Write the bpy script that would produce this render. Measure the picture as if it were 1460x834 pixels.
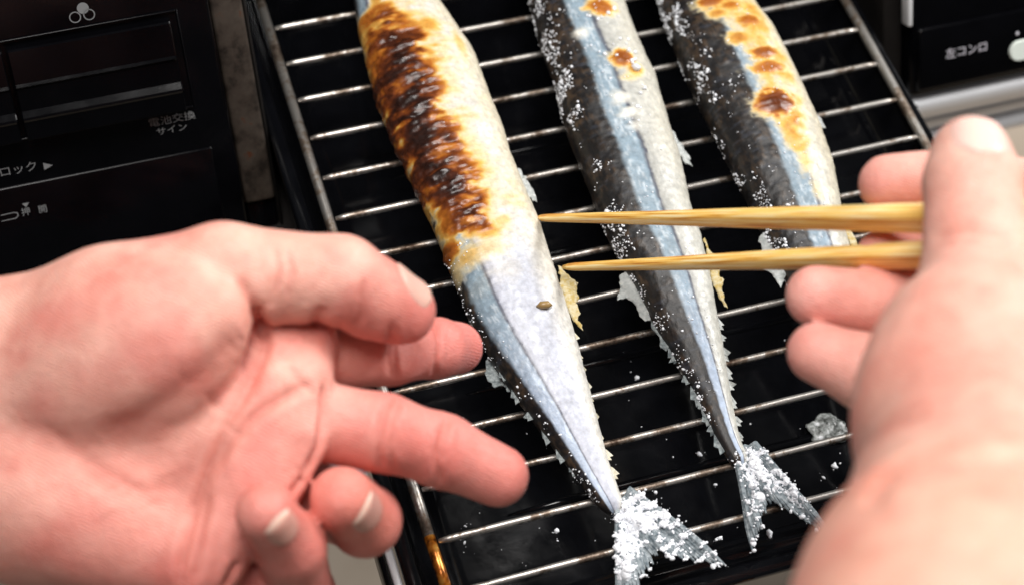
import bpy, bmesh, math, random
import numpy as np
from mathutils import Matrix, Vector
from mathutils.bvhtree import BVHTree

for o in list(bpy.data.objects): bpy.data.objects.remove(o)
rng = np.random.default_rng(7); random.seed(7)
S = bpy.context.scene
COL = S.collection
R = math.radians

# ------------------------------------------------------------------ camera
FPX = 2500.34                                   # focal length in photo pixels (photo is 1460 px wide)
RM = np.array([[.9517, .2150, -.2192], [-.3004, .8000, -.5194], [.0637, .5602, .8259]])
q_, r_ = np.linalg.qr(RM); RM = q_ * np.sign(np.diag(r_))
CP = np.array([-.0786, -.2273, .4931])
cam = bpy.data.cameras.new('camera'); camo = bpy.data.objects.new('camera', cam); COL.objects.link(camo)
M4 = Matrix.Identity(4)
for i in range(3):
    for j in range(3): M4[i][j] = RM[i, j]
    M4[i][3] = CP[i]
camo.matrix_world = M4
cam.sensor_width = 36; cam.lens = FPX / 1460 * 36; cam.clip_start = .01; cam.clip_end = 50
cam.dof.use_dof = True; cam.dof.focus_distance = .568; cam.dof.aperture_fstop = 8.2
S.camera = camo

# ------------------------------------------------------------------ light
W = bpy.data.worlds.new('World'); S.world = W; W.use_nodes = True
bg = W.node_tree.nodes['Background']; bg.inputs[0].default_value = (.93, .96, 1, 1); bg.inputs[1].default_value = .07
def area(name, loc, target, sx, sy, power, col):
    l = bpy.data.lights.new(name, 'AREA'); l.shape = 'RECTANGLE'; l.size = sx; l.size_y = sy; l.energy = power; l.color = col
    o = bpy.data.objects.new(name, l); COL.objects.link(o); o.location = loc
    o.rotation_euler = (Vector(target) - Vector(loc)).to_track_quat('-Z', 'Y').to_euler()
    return o
area('window_light', (1.4, .32, 1.0), (.09, .05, 0), .6, .4, 26, (1, .985, .97))
area('ceiling_light', (-.02, .12, 1.25), (.07, .04, 0), .9, .42, 21, (1, .97, .94))
S.view_settings.view_transform = 'Standard'; S.view_settings.look = 'None'
S.view_settings.exposure = 0.0; S.view_settings.gamma = 1
S.render.engine = 'CYCLES'
S.cycles.use_denoising = True
S.cycles.max_bounces = 8

# ------------------------------------------------------------------ helpers
def ray(px, py): return RM @ np.array([(px - 730) / FPX, -(py - 417) / FPX, -1.])
def at(px, py, z):                               # photo pixel -> point at height z
    d = ray(px, py); return CP + (z - CP[2]) / d[2] * d
def cs(px, py, d): return np.array([(px - 730) / FPX * d, -(py - 417) / FPX * d, -d])   # camera space
def c2w(P): return P @ RM.T + CP
def w2px(P):
    v = (np.asarray(P) - CP) @ RM; return np.stack([730 + FPX * v[..., 0] / -v[..., 2], 417 - FPX * v[..., 1] / -v[..., 2]], -1)

def tag(o, label=None, cat=None, group=None, kind=None):
    if label: o['label'] = label
    if cat: o['category'] = cat
    if group: o['group'] = group
    if kind: o['kind'] = kind
    return o
def empty(name, loc=(0, 0, 0)):
    o = bpy.data.objects.new(name, None); COL.objects.link(o); o.location = loc; o.empty_display_size = .02; return o
def link(name, me, mat=None, parent=None, smooth=True):
    o = bpy.data.objects.new(name, me); COL.objects.link(o)
    if mat is not None and not me.materials: me.materials.append(mat)
    if smooth: me.polygons.foreach_set('use_smooth', np.ones(len(me.polygons), bool))
    if parent is not None:
        o.parent = parent; o.matrix_parent_inverse = Matrix.Translation(-Vector(parent_loc(parent)))
    return o
def parent_loc(p):
    v = Vector((0, 0, 0))
    while p is not None: v += p.location; p = p.parent
    return v
def mesh(name, V, F):
    me = bpy.data.meshes.new(name); me.from_pydata([tuple(v) for v in np.asarray(V, float)], [], [tuple(int(i) for i in f) for f in F]); me.update(); return me
def gridmesh(name, P, closed_v=False):
    n, m = P.shape[:2]; V = P.reshape(-1, 3)
    i, j = np.meshgrid(np.arange(n - 1), np.arange(m if closed_v else m - 1), indexing='ij'); j2 = (j + 1) % m
    F = np.stack([i * m + j, (i + 1) * m + j, (i + 1) * m + j2, i * m + j2], -1).reshape(-1, 4)
    return fastmesh(name, V, F)
def fastmesh(name, V, Q):
    me = bpy.data.meshes.new(name); V = np.asarray(V, np.float32); Q = np.asarray(Q, np.int32); k = Q.shape[1]
    me.vertices.add(len(V)); me.vertices.foreach_set('co', V.ravel())
    me.loops.add(Q.size); me.loops.foreach_set('vertex_index', Q.ravel())
    me.polygons.add(len(Q)); me.polygons.foreach_set('loop_start', np.arange(len(Q), dtype=np.int32) * k)
    me.update(calc_edges=True); return me
def setcol(me, c, name='col'):
    a = me.attributes.new(name, 'FLOAT_COLOR', 'POINT'); c = np.asarray(c, np.float32)
    if c.shape[1] == 3: c = np.c_[c, np.ones(len(c), np.float32)]
    a.data.foreach_set('color', c.ravel())
def setval(me, v, name):
    a = me.attributes.new(name, 'FLOAT', 'POINT'); a.data.foreach_set('value', np.asarray(v, np.float32))
def box(name, c, size, mat, parent=None, bevel=0, mtx=None, seg=2):
    bm = bmesh.new(); bmesh.ops.create_cube(bm, size=1)
    for v in bm.verts: v.co = Vector((v.co.x * size[0], v.co.y * size[1], v.co.z * size[2]))
    if bevel: bmesh.ops.bevel(bm, geom=bm.edges[:], offset=bevel, segments=seg, profile=.5, affect='EDGES')
    for v in bm.verts:
        v.co += Vector(c)
        if mtx is not None: v.co = mtx @ v.co
    me = bpy.data.meshes.new(name); bm.to_mesh(me); bm.free()
    o = link(name, me, mat, parent, smooth=bool(bevel)); return o
def tubemesh(name, pts, rad, n=12, jitter=0):
    pts = np.asarray(pts, float); k = len(pts); rad = np.broadcast_to(rad, (k,))
    T = np.gradient(pts, axis=0); T /= np.linalg.norm(T, axis=1)[:, None]
    up = np.array([0, 0, 1.]) if abs(T[0] @ [0, 0, 1]) < .9 else np.array([0, 1., 0])
    A = np.cross(T, up); A /= np.linalg.norm(A, axis=1)[:, None]; B = np.cross(A, T)
    th = np.linspace(0, 2 * np.pi, n, endpoint=False)
    P = pts[:, None] + rad[:, None, None] * (np.cos(th)[None, :, None] * A[:, None] + np.sin(th)[None, :, None] * B[:, None])
    V = np.concatenate([P.reshape(-1, 3), pts[:1], pts[-1:]])
    F = [(i * n + j, i * n + (j + 1) % n, (i + 1) * n + (j + 1) % n, (i + 1) * n + j) for i in range(k - 1) for j in range(n)]
    F += [(k * n, (j + 1) % n, j) for j in range(n)] + [(k * n + 1, (k - 1) * n + j, (k - 1) * n + (j + 1) % n) for j in range(n)]
    return mesh(name, V, F)
_perm = np.random.default_rng(3).random(65536).astype(np.float32)
def vnoise(P):                                   # 3-D value noise 0..1
    P = np.asarray(P, np.float64); I = np.floor(P).astype(np.int64); f = P - I; f = f * f * (3 - 2 * f); out = 0
    for dx in (0, 1):
        for dy in (0, 1):
            for dz in (0, 1):
                h = ((I[..., 0] + dx) * 73856093 ^ (I[..., 1] + dy) * 19349663 ^ (I[..., 2] + dz) * 83492791) & 65535
                h = (h * 40503 + (h >> 5) * 9973) & 65535
                w = (f[..., 0] if dx else 1 - f[..., 0]) * (f[..., 1] if dy else 1 - f[..., 1]) * (f[..., 2] if dz else 1 - f[..., 2])
                out = out + w * _perm[h]
    return out
def fbm(P, oct=4, gain=.5):
    a, s, n = 1., 0., 0.
    for k in range(oct): s = s + a * vnoise(P * 2 ** k + 17.3 * k); n += a; a *= gain
    return s / n
def sm(x, a, b): t = np.clip((x - a) / (b - a), 0, 1); return t * t * (3 - 2 * t)
def lerp(a, b, t): t = np.asarray(t)[..., None]; return a * (1 - t) + np.asarray(b) * t

# ------------------------------------------------------------------ materials
def mat(name):
    m = bpy.data.materials.new(name); m.use_nodes = True; nt = m.node_tree; p = nt.nodes['Principled BSDF']
    return m, nt, p
def nd(nt, t, **kw):
    n = nt.nodes.new(t)
    for k, v in kw.items():
        if k.startswith('i_'):
            key = k[2:]; key = int(key) if key.isdigit() else key
            n.inputs[key].default_value = v
        else: setattr(n, k, v)
    return n
def ramp(nt, fac, stops):
    r = nt.nodes.new('ShaderNodeValToRGB'); nt.links.new(fac, r.inputs[0]); e = r.color_ramp.elements
    while len(e) < len(stops): e.new(.5)
    for k, (p, c) in enumerate(stops): e[k].position = p; e[k].color = (*c, 1) if len(c) == 3 else c
    return r.outputs[0]
def noise(nt, scale, detail=4, rough=.55, coord='Object', vec=None, dist=0):
    if vec is None:
        tc = nt.nodes.new('ShaderNodeTexCoord'); vec = tc.outputs[coord]
    n = nd(nt, 'ShaderNodeTexNoise'); n.inputs['Scale'].default_value = scale; n.inputs['Detail'].default_value = detail
    n.inputs['Roughness'].default_value = rough; n.inputs['Distortion'].default_value = dist
    nt.links.new(vec, n.inputs['Vector']); return n.outputs['Fac']
def bump(nt, p, h, dist, strength=1):
    b = nd(nt, 'ShaderNodeBump'); b.inputs['Distance'].default_value = dist; b.inputs['Strength'].default_value = strength
    nt.links.new(h, b.inputs['Height']); nt.links.new(b.outputs[0], p.inputs['Normal']); return b
def gray(v): return (v, v, v)

def black_enamel(name, base=(.004, .0042, .005), rough=.16, spec=.35, dust=.0):
    m, nt, p = mat(name)
    p.inputs['Specular IOR Level'].default_value = spec
    f = noise(nt, 60, 6, .6); f2 = noise(nt, 900, 3, .6)
    c = ramp(nt, f, [(.35, base), (.75, tuple(b * 1.8 + dust for b in base))]); nt.links.new(c, p.inputs['Base Color'])
    rr = ramp(nt, f, [(.3, gray(rough)), (.7, gray(rough + .1))]); nt.links.new(rr, p.inputs['Roughness'])
    bump(nt, p, f2, .000018, .5)
    return m
M = {}
M['tray'] = black_enamel('tray enamel', (.0018, .0019, .0025), rough=.07, spec=.34)
M['panel'] = black_enamel('stove plastic', (.0010, .0010, .0014), .10, .16)
M['cavity'] = black_enamel('oven cavity', (.006, .005, .0045), .6, .15)
def steel(name, dirty=.5, bright=.75, rough=.3):
    m, nt, p = mat(name); p.inputs['Metallic'].default_value = .85
    f = noise(nt, 420, 5, .65); g = noise(nt, 70, 3, .5)
    mx = nd(nt, 'ShaderNodeMath', operation='MULTIPLY_ADD'); nt.links.new(f, mx.inputs[0]); mx.inputs[1].default_value = .7
    nt.links.new(g, mx.inputs[2])
    c = ramp(nt, mx.outputs[0], [(.62, (.05, .03, .02)), (.74 + dirty * .04, (.24, .19, .15)), (.84 + dirty * .04, (bright, bright * .95, bright * .88))])
    nt.links.new(c, p.inputs['Base Color'])
    rr = ramp(nt, mx.outputs[0], [(.5, gray(.6)), (.9, gray(rough))]); nt.links.new(rr, p.inputs['Roughness'])
    bump(nt, p, f, .0003, .5); return m
M['wire'] = steel('rack wire', .8, .62, .34)
M['rod'] = steel('rack rod', 1.2, .4, .34)
m, nt, p = mat('burnt rod'); p.inputs['Metallic'].default_value = .5; p.inputs['Roughness'].default_value = .22
nt.links.new(ramp(nt, noise(nt, 260, 4), [(.35, (.06, .015, .004)), (.5, (.5, .15, .015)), (.66, (.75, .38, .08))]), p.inputs['Base Color']); M['burnt'] = m
m, nt, p = mat('chrome trim'); p.inputs['Metallic'].default_value = .25; p.inputs['Base Color'].default_value = (.84, .85, .87, 1)
nt.links.new(ramp(nt, noise(nt, 40), [(.3, gray(.28)), (.7, gray(.4))]), p.inputs['Roughness']); M['chrome'] = m
m, nt, p = mat('rusty plate'); p.inputs['Metallic'].default_value = .35; p.inputs['Roughness'].default_value = .6
nt.links.new(ramp(nt, noise(nt, 110, 7, .65), [(.36, (.008, .005, .003)), (.5, (.045, .034, .026)), (.62, (.06, .048, .038)), (.68, (.075, .025, .009))]), p.inputs['Base Color']); M['rust'] = m
m, nt, p = mat('printed lettering'); p.inputs['Base Color'].default_value = (.17, .175, .18, 1); p.inputs['Roughness'].default_value = .6; M['print'] = m
m, nt, p = mat('bright lettering'); p.inputs['Base Color'].default_value = (.62, .6, .66, 1); p.inputs['Roughness'].default_value = .6; M['print2'] = m
m, nt, p = mat('pale button'); p.inputs['Base Color'].default_value = (.72, .78, .72, 1); p.inputs['Roughness'].default_value = .35; M['button'] = m
m, nt, p = mat('floor'); p.inputs['Roughness'].default_value = .55
nt.links.new(ramp(nt, noise(nt, 9, 4), [(.35, (.36, .29, .22)), (.6, (.46, .38, .30)), (.75, (.33, .35, .42))]), p.inputs['Base Color']); M['floor'] = m
# fish skin: colour from per-vertex pigment, fine scale relief
def fish_skin(name):
    m, nt, p = mat(name)
    a = nd(nt, 'ShaderNodeAttribute', attribute_name='col'); g = nd(nt, 'ShaderNodeAttribute', attribute_name='gloss')
    f = noise(nt, 1500, 3, .6); f2 = noise(nt, 500, 5, .65)
    mul = ramp(nt, f2, [(.3, gray(.78)), (.7, gray(1.2))])
    mx = nd(nt, 'ShaderNodeMix', data_type='RGBA', blend_type='MULTIPLY'); mx.inputs[0].default_value = 1
    nt.links.new(a.outputs['Color'], mx.inputs[6]); nt.links.new(mul, mx.inputs[7]); nt.links.new(mx.outputs[2], p.inputs['Base Color'])
    rr = nd(nt, 'ShaderNodeMapRange'); rr.inputs[3].default_value = .5; rr.inputs[4].default_value = .14
    nt.links.new(g.outputs['Fac'], rr.inputs[0]); nt.links.new(rr.outputs[0], p.inputs['Roughness'])
    p.inputs['Specular IOR Level'].default_value = .4
    p.inputs['Subsurface Weight'].default_value = .08; p.inputs['Subsurface Radius'].default_value = (.002, .0015, .001)
    bump(nt, p, f, .0001, .6); return m
M['fish'] = fish_skin('saury skin')
def finmat(name, c1, c2, alpha_trans=.35):
    m, nt, p = mat(name); f = noise(nt, 700, 4, .6)
    nt.links.new(ramp(nt, f, [(.35, c1), (.65, c2)]), p.inputs['Base Color']); p.inputs['Roughness'].default_value = .3
    p.inputs['Transmission Weight'].default_value = alpha_trans; p.inputs['IOR'].default_value = 1.2
    bump(nt, p, f, .0002, .6); return m
M['fin'] = finmat('pale fin', (.42, .45, .44), (.68, .7, .68))
M['finy'] = finmat('yellow fin', (.52, .38, .12), (.66, .6, .42), .25)
M['finc'] = finmat('cream fin', (.55, .5, .36), (.72, .7, .6), .2)
M['fing'] = finmat('dorsal fin', (.16, .19, .2), (.5, .55, .55), .4)
M['tail'] = finmat('tail fin', (.10, .13, .15), (.36, .4, .42), .15)
m, nt, p = mat('salt'); p.inputs['Base Color'].default_value = (.80, .82, .86, 1); p.inputs['Roughness'].default_value = .4
p.inputs['Subsurface Weight'].default_value = .0; p.inputs['Subsurface Radius'].default_value = (.001, .001, .001); M['salt'] = m
# bamboo
m, nt, p = mat('bamboo'); tc = nt.nodes.new('ShaderNodeTexCoord'); mp = nt.nodes.new('ShaderNodeMapping')
mp.inputs['Scale'].default_value = (22, 1150, 1150); nt.links.new(tc.outputs['Object'], mp.inputs[0])
f = noise(nt, 1, 4, .6, vec=mp.outputs[0]); mp2 = nt.nodes.new('ShaderNodeMapping'); mp2.inputs['Scale'].default_value = (30, 2600, 2600); nt.links.new(tc.outputs['Object'], mp2.inputs[0])
f2 = noise(nt, 1, 2, .5, vec=mp2.outputs[0])
nt.links.new(ramp(nt, f, [(.38, (.56, .21, .025)), (.46, (.88, .50, .10)), (.53, (.95, .64, .19)), (.61, (.97, .80, .42))]), p.inputs['Base Color'])
p.inputs['Roughness'].default_value = .36; bump(nt, p, f2, .00003, .5); M['bamboo'] = m
# skin
def skin(name):
    m, nt, p = mat(name)
    a = nd(nt, 'ShaderNodeAttribute', attribute_name='col')
    f = noise(nt, 70, 5, .6); mul = ramp(nt, f, [(.3, (.90, .76, .75)), (.7, (1.06, 1.12, 1.14))])
    mx = nd(nt, 'ShaderNodeMix', data_type='RGBA', blend_type='MULTIPLY'); mx.inputs[0].default_value = 1
    nt.links.new(a.outputs['Color'], mx.inputs[6]); nt.links.new(mul, mx.inputs[7]); nt.links.new(mx.outputs[2], p.inputs['Base Color'])
    p.inputs['Roughness'].default_value = .5; p.inputs['Specular IOR Level'].default_value = .38
    p.inputs['Subsurface Weight'].default_value = .35; p.inputs['Subsurface Scale'].default_value = .0028
    p.inputs['Subsurface Radius'].default_value = (1, .35, .22)
    tc = nt.nodes.new('ShaderNodeTexCoord'); v = nd(nt, 'ShaderNodeTexVoronoi', feature='DISTANCE_TO_EDGE'); v.inputs['Scale'].default_value = 900
    nt.links.new(tc.outputs['Object'], v.inputs['Vector']); n2 = noise(nt, 260, 4, .6)
    ad = nd(nt, 'ShaderNodeMath', operation='MULTIPLY_ADD'); nt.links.new(v.outputs[0], ad.inputs[0]); ad.inputs[1].default_value = .5; nt.links.new(n2, ad.inputs[2])
    w1 = nd(nt, 'ShaderNodeTexWave', wave_type='BANDS', bands_direction='DIAGONAL'); w1.inputs['Scale'].default_value = 420; w1.inputs['Distortion'].default_value = 9; w1.inputs['Detail'].default_value = 3; w1.inputs['Detail Scale'].default_value = .6
    nt.links.new(tc.outputs['Object'], w1.inputs['Vector']); a2 = nd(nt, 'ShaderNodeMath', operation='MULTIPLY_ADD'); nt.links.new(w1.outputs['Fac'], a2.inputs[0]); a2.inputs[1].default_value = .28; nt.links.new(ad.outputs[0], a2.inputs[2])
    bump(nt, p, a2.outputs[0], .00055, .7); return m
M['skin'] = skin('skin')
m, nt, p = mat('fingernail'); p.inputs['Roughness'].default_value = .38; p.inputs['Specular IOR Level'].default_value = .35; p.inputs['Subsurface Weight'].default_value = .4
p.inputs['Subsurface Scale'].default_value = .002; p.inputs['Subsurface Radius'].default_value = (1, .4, .3)
a = nd(nt, 'ShaderNodeAttribute', attribute_name='col'); nt.links.new(a.outputs['Color'], p.inputs['Base Color']); M['nail'] = m

# ------------------------------------------------------------------ setting: floor
me = mesh('floor', [(-2, -2, -.5), (2, -2, -.5), (2, 2, -.5), (-2, 2, -.5)], [(0, 1, 2, 3)])
tag(link('floor', me, M['floor'], smooth=False), kind='structure')

# ------------------------------------------------------------------ stove front (plane leaning back 30 degrees)
PB = np.array([0, .151, -.03]); TH = R(30); PU = np.array([0, math.sin(TH), math.cos(TH)]); PN = np.array([0, -math.cos(TH), math.sin(TH)])
PM = Matrix(((1, PU[0], PN[0], PB[0]), (0, PU[1], PN[1], PB[1]), (0, PU[2], PN[2], PB[2]), (0, 0, 0, 1)))    # (X, up, out) -> world
stove = tag(empty('stove', (0, .35, -.12)), 'black built-in stove front with ignition levers and printed lettering behind the grill tray', 'stove')
def pbox(name, x0, x1, v0, v1, h0, h1, m, par=stove, bev=.0012): return box(name, ((x0 + x1) / 2, (v0 + v1) / 2, (h0 + h1) / 2), (x1 - x0, v1 - v0, h1 - h0), m, par, bev, PM)
panel = pbox('front_panel', -.30, -.0245, -.045, .17, -.03, 0, M['panel'])
pbox('metal_strip', -.0240, -.0128, .010, .17, -.03, -.004, M['rust'])
pbox('cavity_wall', -.0127, -.0112, -.03, .17, -.22, -.006, M['cavity'])
pbox('strip_dark_end', -.0242, -.0128, -.034, .0095, -.03, -.0065, M['panel'])  # black block added below the metal strip, where it fades to black
pbox('battery_cover', -.20, -.0325, -.03, .0365, -.002, .0009, M['panel'], bev=.0008)
pbox('header_panel', -.0245, .30, .19, .22, -.03, -.001, M['panel'])
def lever(x0, x1):
    prof = [(.0855, -.001), (.0855, .0052), (.0850, .0060), (.0738, .0066), (.0728, .0071), (.0718, .0064), (.0640, .0058), (.0622, .0078), (.0614, .0080), (.0606, .0074), (.0570, .0069), (.0540, .0066), (.0535, .0060), (.0534, -.001)]
    xs = [x0, x0 + .0004, x1 - .0004, x1]
    P = np.array([[(x, v if 0 < i < 3 else v * .997 + .0002, h if 0 < i < 3 else h - .0004) for v, h in prof] for i, x in enumerate(xs)])
    W_ = np.c_[P.reshape(-1, 3), np.ones(P.size // 3)] @ np.array(PM).T
    n, k = P.shape[:2]
    F = [(i * k + j, i * k + j + 1, (i + 1) * k + j + 1, (i + 1) * k + j) for i in range(n - 1) for j in range(k - 1)] + [tuple(range(k))[::-1], tuple((n - 1) * k + j for j in range(k))]
    o = link('ignition_lever', mesh('ignition_lever', W_[:, :3], F), M['panel'], stove, smooth=False)
    for v in (.0672, .0693):
        pbox('engraved_line', x0 + .014, x0 + .034, v, v + .00022, .0060, .0064, M['print_dim'], o, bev=0)
    return o
m, nt, p = mat('dim groove'); p.inputs['Base Color'].default_value = (.03, .03, .035, 1); p.inputs['Roughness'].default_value = .4; M['print_dim'] = m
lever(-.0935, -.0390); lever(-.1500, -.0952)
def ring_frame():                                # bezel round the levers
    t = .0007
    for (x0, x1, v0, v1) in [(-.155, -.0362, .0872, .0872 + t), (-.155, -.0362, .0530 - t, .0530)]: pbox('bezel', x0, x1, v0, v1, -.001, .0011, M['panel'], bev=.0003)
    pbox('bezel', -.0362 + .0001, -.0355, .0523, .0879, -.001, .0010, M['panel'], bev=.0003)
ring_frame()
def disc(name, x, v, r, r2, m):
    n = 40; th = np.linspace(0, 2 * np.pi, n, endpoint=False); c, s = np.cos(th), np.sin(th)
    if r2: V = np.concatenate([np.c_[x + r * c, v + r * s], np.c_[x + r2 * c, v + r2 * s]]); F = [(i, (i + 1) % n, n + (i + 1) % n, n + i) for i in range(n)]
    else: V = np.c_[x + r * c, v + r * s]; F = [tuple(range(n))]
    V = np.c_[V, np.full(len(V), .0003), np.ones(len(V))] @ np.array(PM).T
    return link(name, mesh(name, V[:, :3], F), m, stove, smooth=False)
def pan(px, py):                                 # photo pixel -> (X, v) on the panel
    d = ray(px, py); t = (PB - CP) @ PN / (d @ PN); P = CP + t * d; return P[0], (P - PB) @ PU
for px, py, solid in ((118, 12, 1), (107, 25, 0), (127, 21, 0)):
    x, v = pan(px, py); disc('burner_symbol', x, v, .00195, 0 if solid else .0016, M['print'])
def text(name, s, x, v, size, m, h=.0003, par=stove, xs=1, align='LEFT'):
    cu = bpy.data.curves.new(name, 'FONT'); cu.body = s; cu.size = size; cu.align_x = align; cu.resolution_u = 3
    o = bpy.data.objects.new(name, cu); COL.objects.link(o)
    dg = bpy.context.evaluated_depsgraph_get(); me = bpy.data.meshes.new_from_object(o.evaluated_get(dg)); bpy.data.objects.remove(o)
    me.transform(Matrix.Diagonal((xs, 1, 1, 1))); me.transform(PM @ Matrix.Translation((x, v, h))); me.name = name; me.materials.clear()
    return link(name, me, m, par, smooth=False)
x, v = pan(212, 181); text('battery_lettering', '電池交換', x, v, .0034, M['print'], xs=1.22)
x, v = pan(223, 193); text('battery_lettering', 'サイン', x, v, .0031, M['print'], xs=1.2)
x, v = pan(-1, 252); text('lock_lettering', 'ロック', x, v, .0039, M['print'], xs=1.15)
def tri(px, pts):
    V = np.array([[*pan(a, b), .0013] for a, b in pts]); V = np.c_[V, np.ones(len(V))] @ np.array(PM).T
    link('arrow_symbol', mesh('arrow_symbol', V[:, :3], [tuple(range(len(V)))]), M['print'], stove, smooth=False)
tri(0, [(61, 231), (63, 241), (75, 234)][::-1]); tri(0, [(31, 289), (41, 287), (37, 294)][::-1])
x, v = pan(31, 306); text('push_lettering', '押', x, v, .0032, M['print'], h=.0013)
x, v = pan(55, 302); text('push_lettering', '開', x, v, .0032, M['print'], h=.0013)
tri(0, [(1, 305), (1, 306.2), (19, 302), (24, 302.5), (25, 306), (22, 309), (2, 313.5), (2, 314.5), (23, 310), (26.5, 306), (25, 301.3), (19, 301)])
pbox('sill', -.0126, .2330, -.0335, -.013, -.06, -.0128, M['panel'])
box('lower_front', (-.034, .185, -.130), (.53, .05, .140), M['panel'], stove, .001)
pbox('cavity_wall', .2335, .2416, -.030, .19, -.22, -.005, M['cavity'])
# oven cavity behind the opening
for nm, c, s in (('cavity_wall', (.2475, .36, .00), (.008, .25, .09)), ('cavity_roof', (.115, .345, .165), (.26, .16, .006)), ('cavity_back', (.115, .425, .06), (.26, .006, .21)), ('cavity_floor', (.112, .283, -.0375), (.268, .27, .006))):
    box(nm, c, s, M['cavity'], stove)
# pull-out control panel to the right of the opening
ctrl = tag(empty('control_panel', (.30, .16, -.05)), 'black tilted control panel with white oval button and burner lettering beside the grill tray', 'control panel')
pbox('housing', .2420, .40, -.002, .060, -.03, .001, M['panel'], ctrl, .003)
pbox('face_plate', .2445, .3975, .0015, .0275, -.001, .0032, M['panel'], ctrl, .0012)
x, v = pan(1342, 77); text('burner_lettering', '左コンロ', x, v - .001, .0047, M['print2'], h=.0034, par=ctrl)
x, v = pan(1432, 71)
bt = pbox('button', x, x + .017, v - .0040, v + .0038, .003, .0044, M['button'], ctrl, .0006)
def pill(o, x0, x1, v0, v1, h):
    n = 16; r = (v1 - v0) / 2; th = np.linspace(np.pi / 2, np.pi * 1.5, n); cy = (v0 + v1) / 2
    A = np.r_[np.c_[x0 + r + r * np.cos(th), cy + r * np.sin(th)], np.c_[x1 - r - r * np.cos(th), cy - r * np.sin(th)]]
    k = len(A); V = np.r_[np.c_[A, np.full(k, .0028)], np.c_[A, np.full(k, h - .0004)], np.c_[(A - A.mean(0)) * .965 + A.mean(0), np.full(k, h)]]
    V = np.c_[V, np.ones(len(V))] @ np.array(PM).T
    F = [(l * k + i, l * k + (i + 1) % k, (l + 1) * k + (i + 1) % k, (l + 1) * k + i) for l in (0, 1) for i in range(k)] + [tuple(2 * k + i for i in range(k))]
    o.data = mesh('button', V[:, :3], F); o.data.materials.append(M['button'])
pill(bt, x, x + .017, v - .0042, v + .0040, .0046)
for px, py in ((1444, 45), (1459, 24)):
    x, v = pan(px, py); pbox('indicator_lamp', x - .0006, x + .0006, v - .0006, v + .0006, .003, .0037, M['print2'], ctrl, .0003)
pbox('reflection_strip', .2395, .2412, .030, .060, -.002, .004, M['chrome'], ctrl, .0004)  # bright strip stands in for a bluish reflection at the panel edge
def trim(z0, z1, y, par):
    pr = [(y + .012, z0), (y, z0 - .0004), (y - .0012, z0 - .002), (y - .0016, (z0 + z1) / 2), (y - .0012, z1 + .002), (y, z1 + .0004), (y + .012, z1)]
    P = np.array([[(x, a, b) for a, b in pr] for x in (.2335, .45)]); return link('metal_trim', gridmesh('metal_trim', P), M['chrome'], par)
trim(-.0335, -.0455, .149, ctrl); trim(-.0470, -.0570, .1515, ctrl); trim(-.0585, -.066, .149, ctrl)

# ------------------------------------------------------------------ grill tray
tray = tag(empty('grill_tray', (.11, .14, -.025)), 'glossy black enamel grill tray under the wire rack, pulled out of the stove', 'tray')
def rr_loop(x0, x1, y0, y1, r, z, n=8):
    out = []
    for cx, cy, a in ((x1 - r, y1 - r, 0), (x0 + r, y1 - r, 90), (x0 + r, y0 + r, 180), (x1 - r, y0 + r, 270)):
        for k in range(n + 1): t = R(a + 90 * k / n); out.append((cx + r * math.cos(t), cy + r * math.sin(t), z))
    return out
def tl(i, z, r): return rr_loop(-.0110 + i, .2262 - i, -.0372 + i, .325 - i, r, z)
loops = [tl(.0015, -.024, .010), tl(.0003, -.006, .011), tl(0, -.0040, .011), tl(.0004, -.0030, .011), tl(.0012, -.0026, .011), tl(.0045, -.0028, .010), tl(.0056, -.0036, .010), tl(.0066, -.006, .010), tl(.0105, -.0170, .010), tl(.0125, -.0190, .010), tl(.0140, -.0196, .010), tl(.0152, -.0188, .010), tl(.0165, -.0188, .010), tl(.0182, -.0206, .010), tl(.022, -.0210, .010), tl(.030, -.0210, .012), tl(.060, -.0208, .02), tl(.110, -.0206, .004)]
P = np.array(loops); me = gridmesh('pan', P, True)
bm = bmesh.new(); bm.from_mesh(me); bm.verts.ensure_lookup_table(); k = P.shape[1]; bm.faces.new([bm.verts[(len(loops) - 1) * k + i] for i in range(k)]); bmesh.ops.recalc_face_normals(bm, faces=bm.faces[:]); bm.to_mesh(me); bm.free()
link('pan', me, M['tray'], tray)
# shallow pressed ribs in the tray floor
for y in (.0125, .060, .108, .156):
    me = tubemesh('pressed_rib', [(.03, y, -.0216), (.05, y, -.0211), (.17, y, -.0211), (.19, y, -.0216)], [.0008, .0016, .0016, .0008], 10); link('pressed_rib', me, M['tray'], tray)
hold = tag(empty('tray_holder', (.11, .1, -.03)), 'pale metal holder frame running along the outside of the black tray', 'frame')
box('side_rail', (-.0128, -.010, -.012), (.0028, .07, .014), M['chrome'], hold, .0006)
box('side_bar', (-.0157, -.010, -.010), (.0018, .07, .010), M['panel'], hold, .0005)
box('side_rail', (.2290, .06, -.016), (.0028, .19, .012), M['panel'], hold, .0006)
me = tubemesh('front_bar', [(.060, -.0405, -.0055), (.086, -.0400, -.0055), (.0885, -.0400, -.0057), (.0895, -.0400, -.006)], [.0020, .0020, .0016, .0006], 12); link('front_bar', me, M['rod'], hold)
me = tubemesh('front_stay', [(.0905, -.0425, -.0075), (.13, -.0435, -.0075), (.17, -.0445, -.0075)], .0012, 10); link('front_stay', me, M['chrome'], hold)
me = tubemesh('front_hook', [(.0900, -.0412, -.0068), (.0955, -.0425, -.0062)], .0012, 10); link('front_hook', me, M['burnt'], hold)

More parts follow.
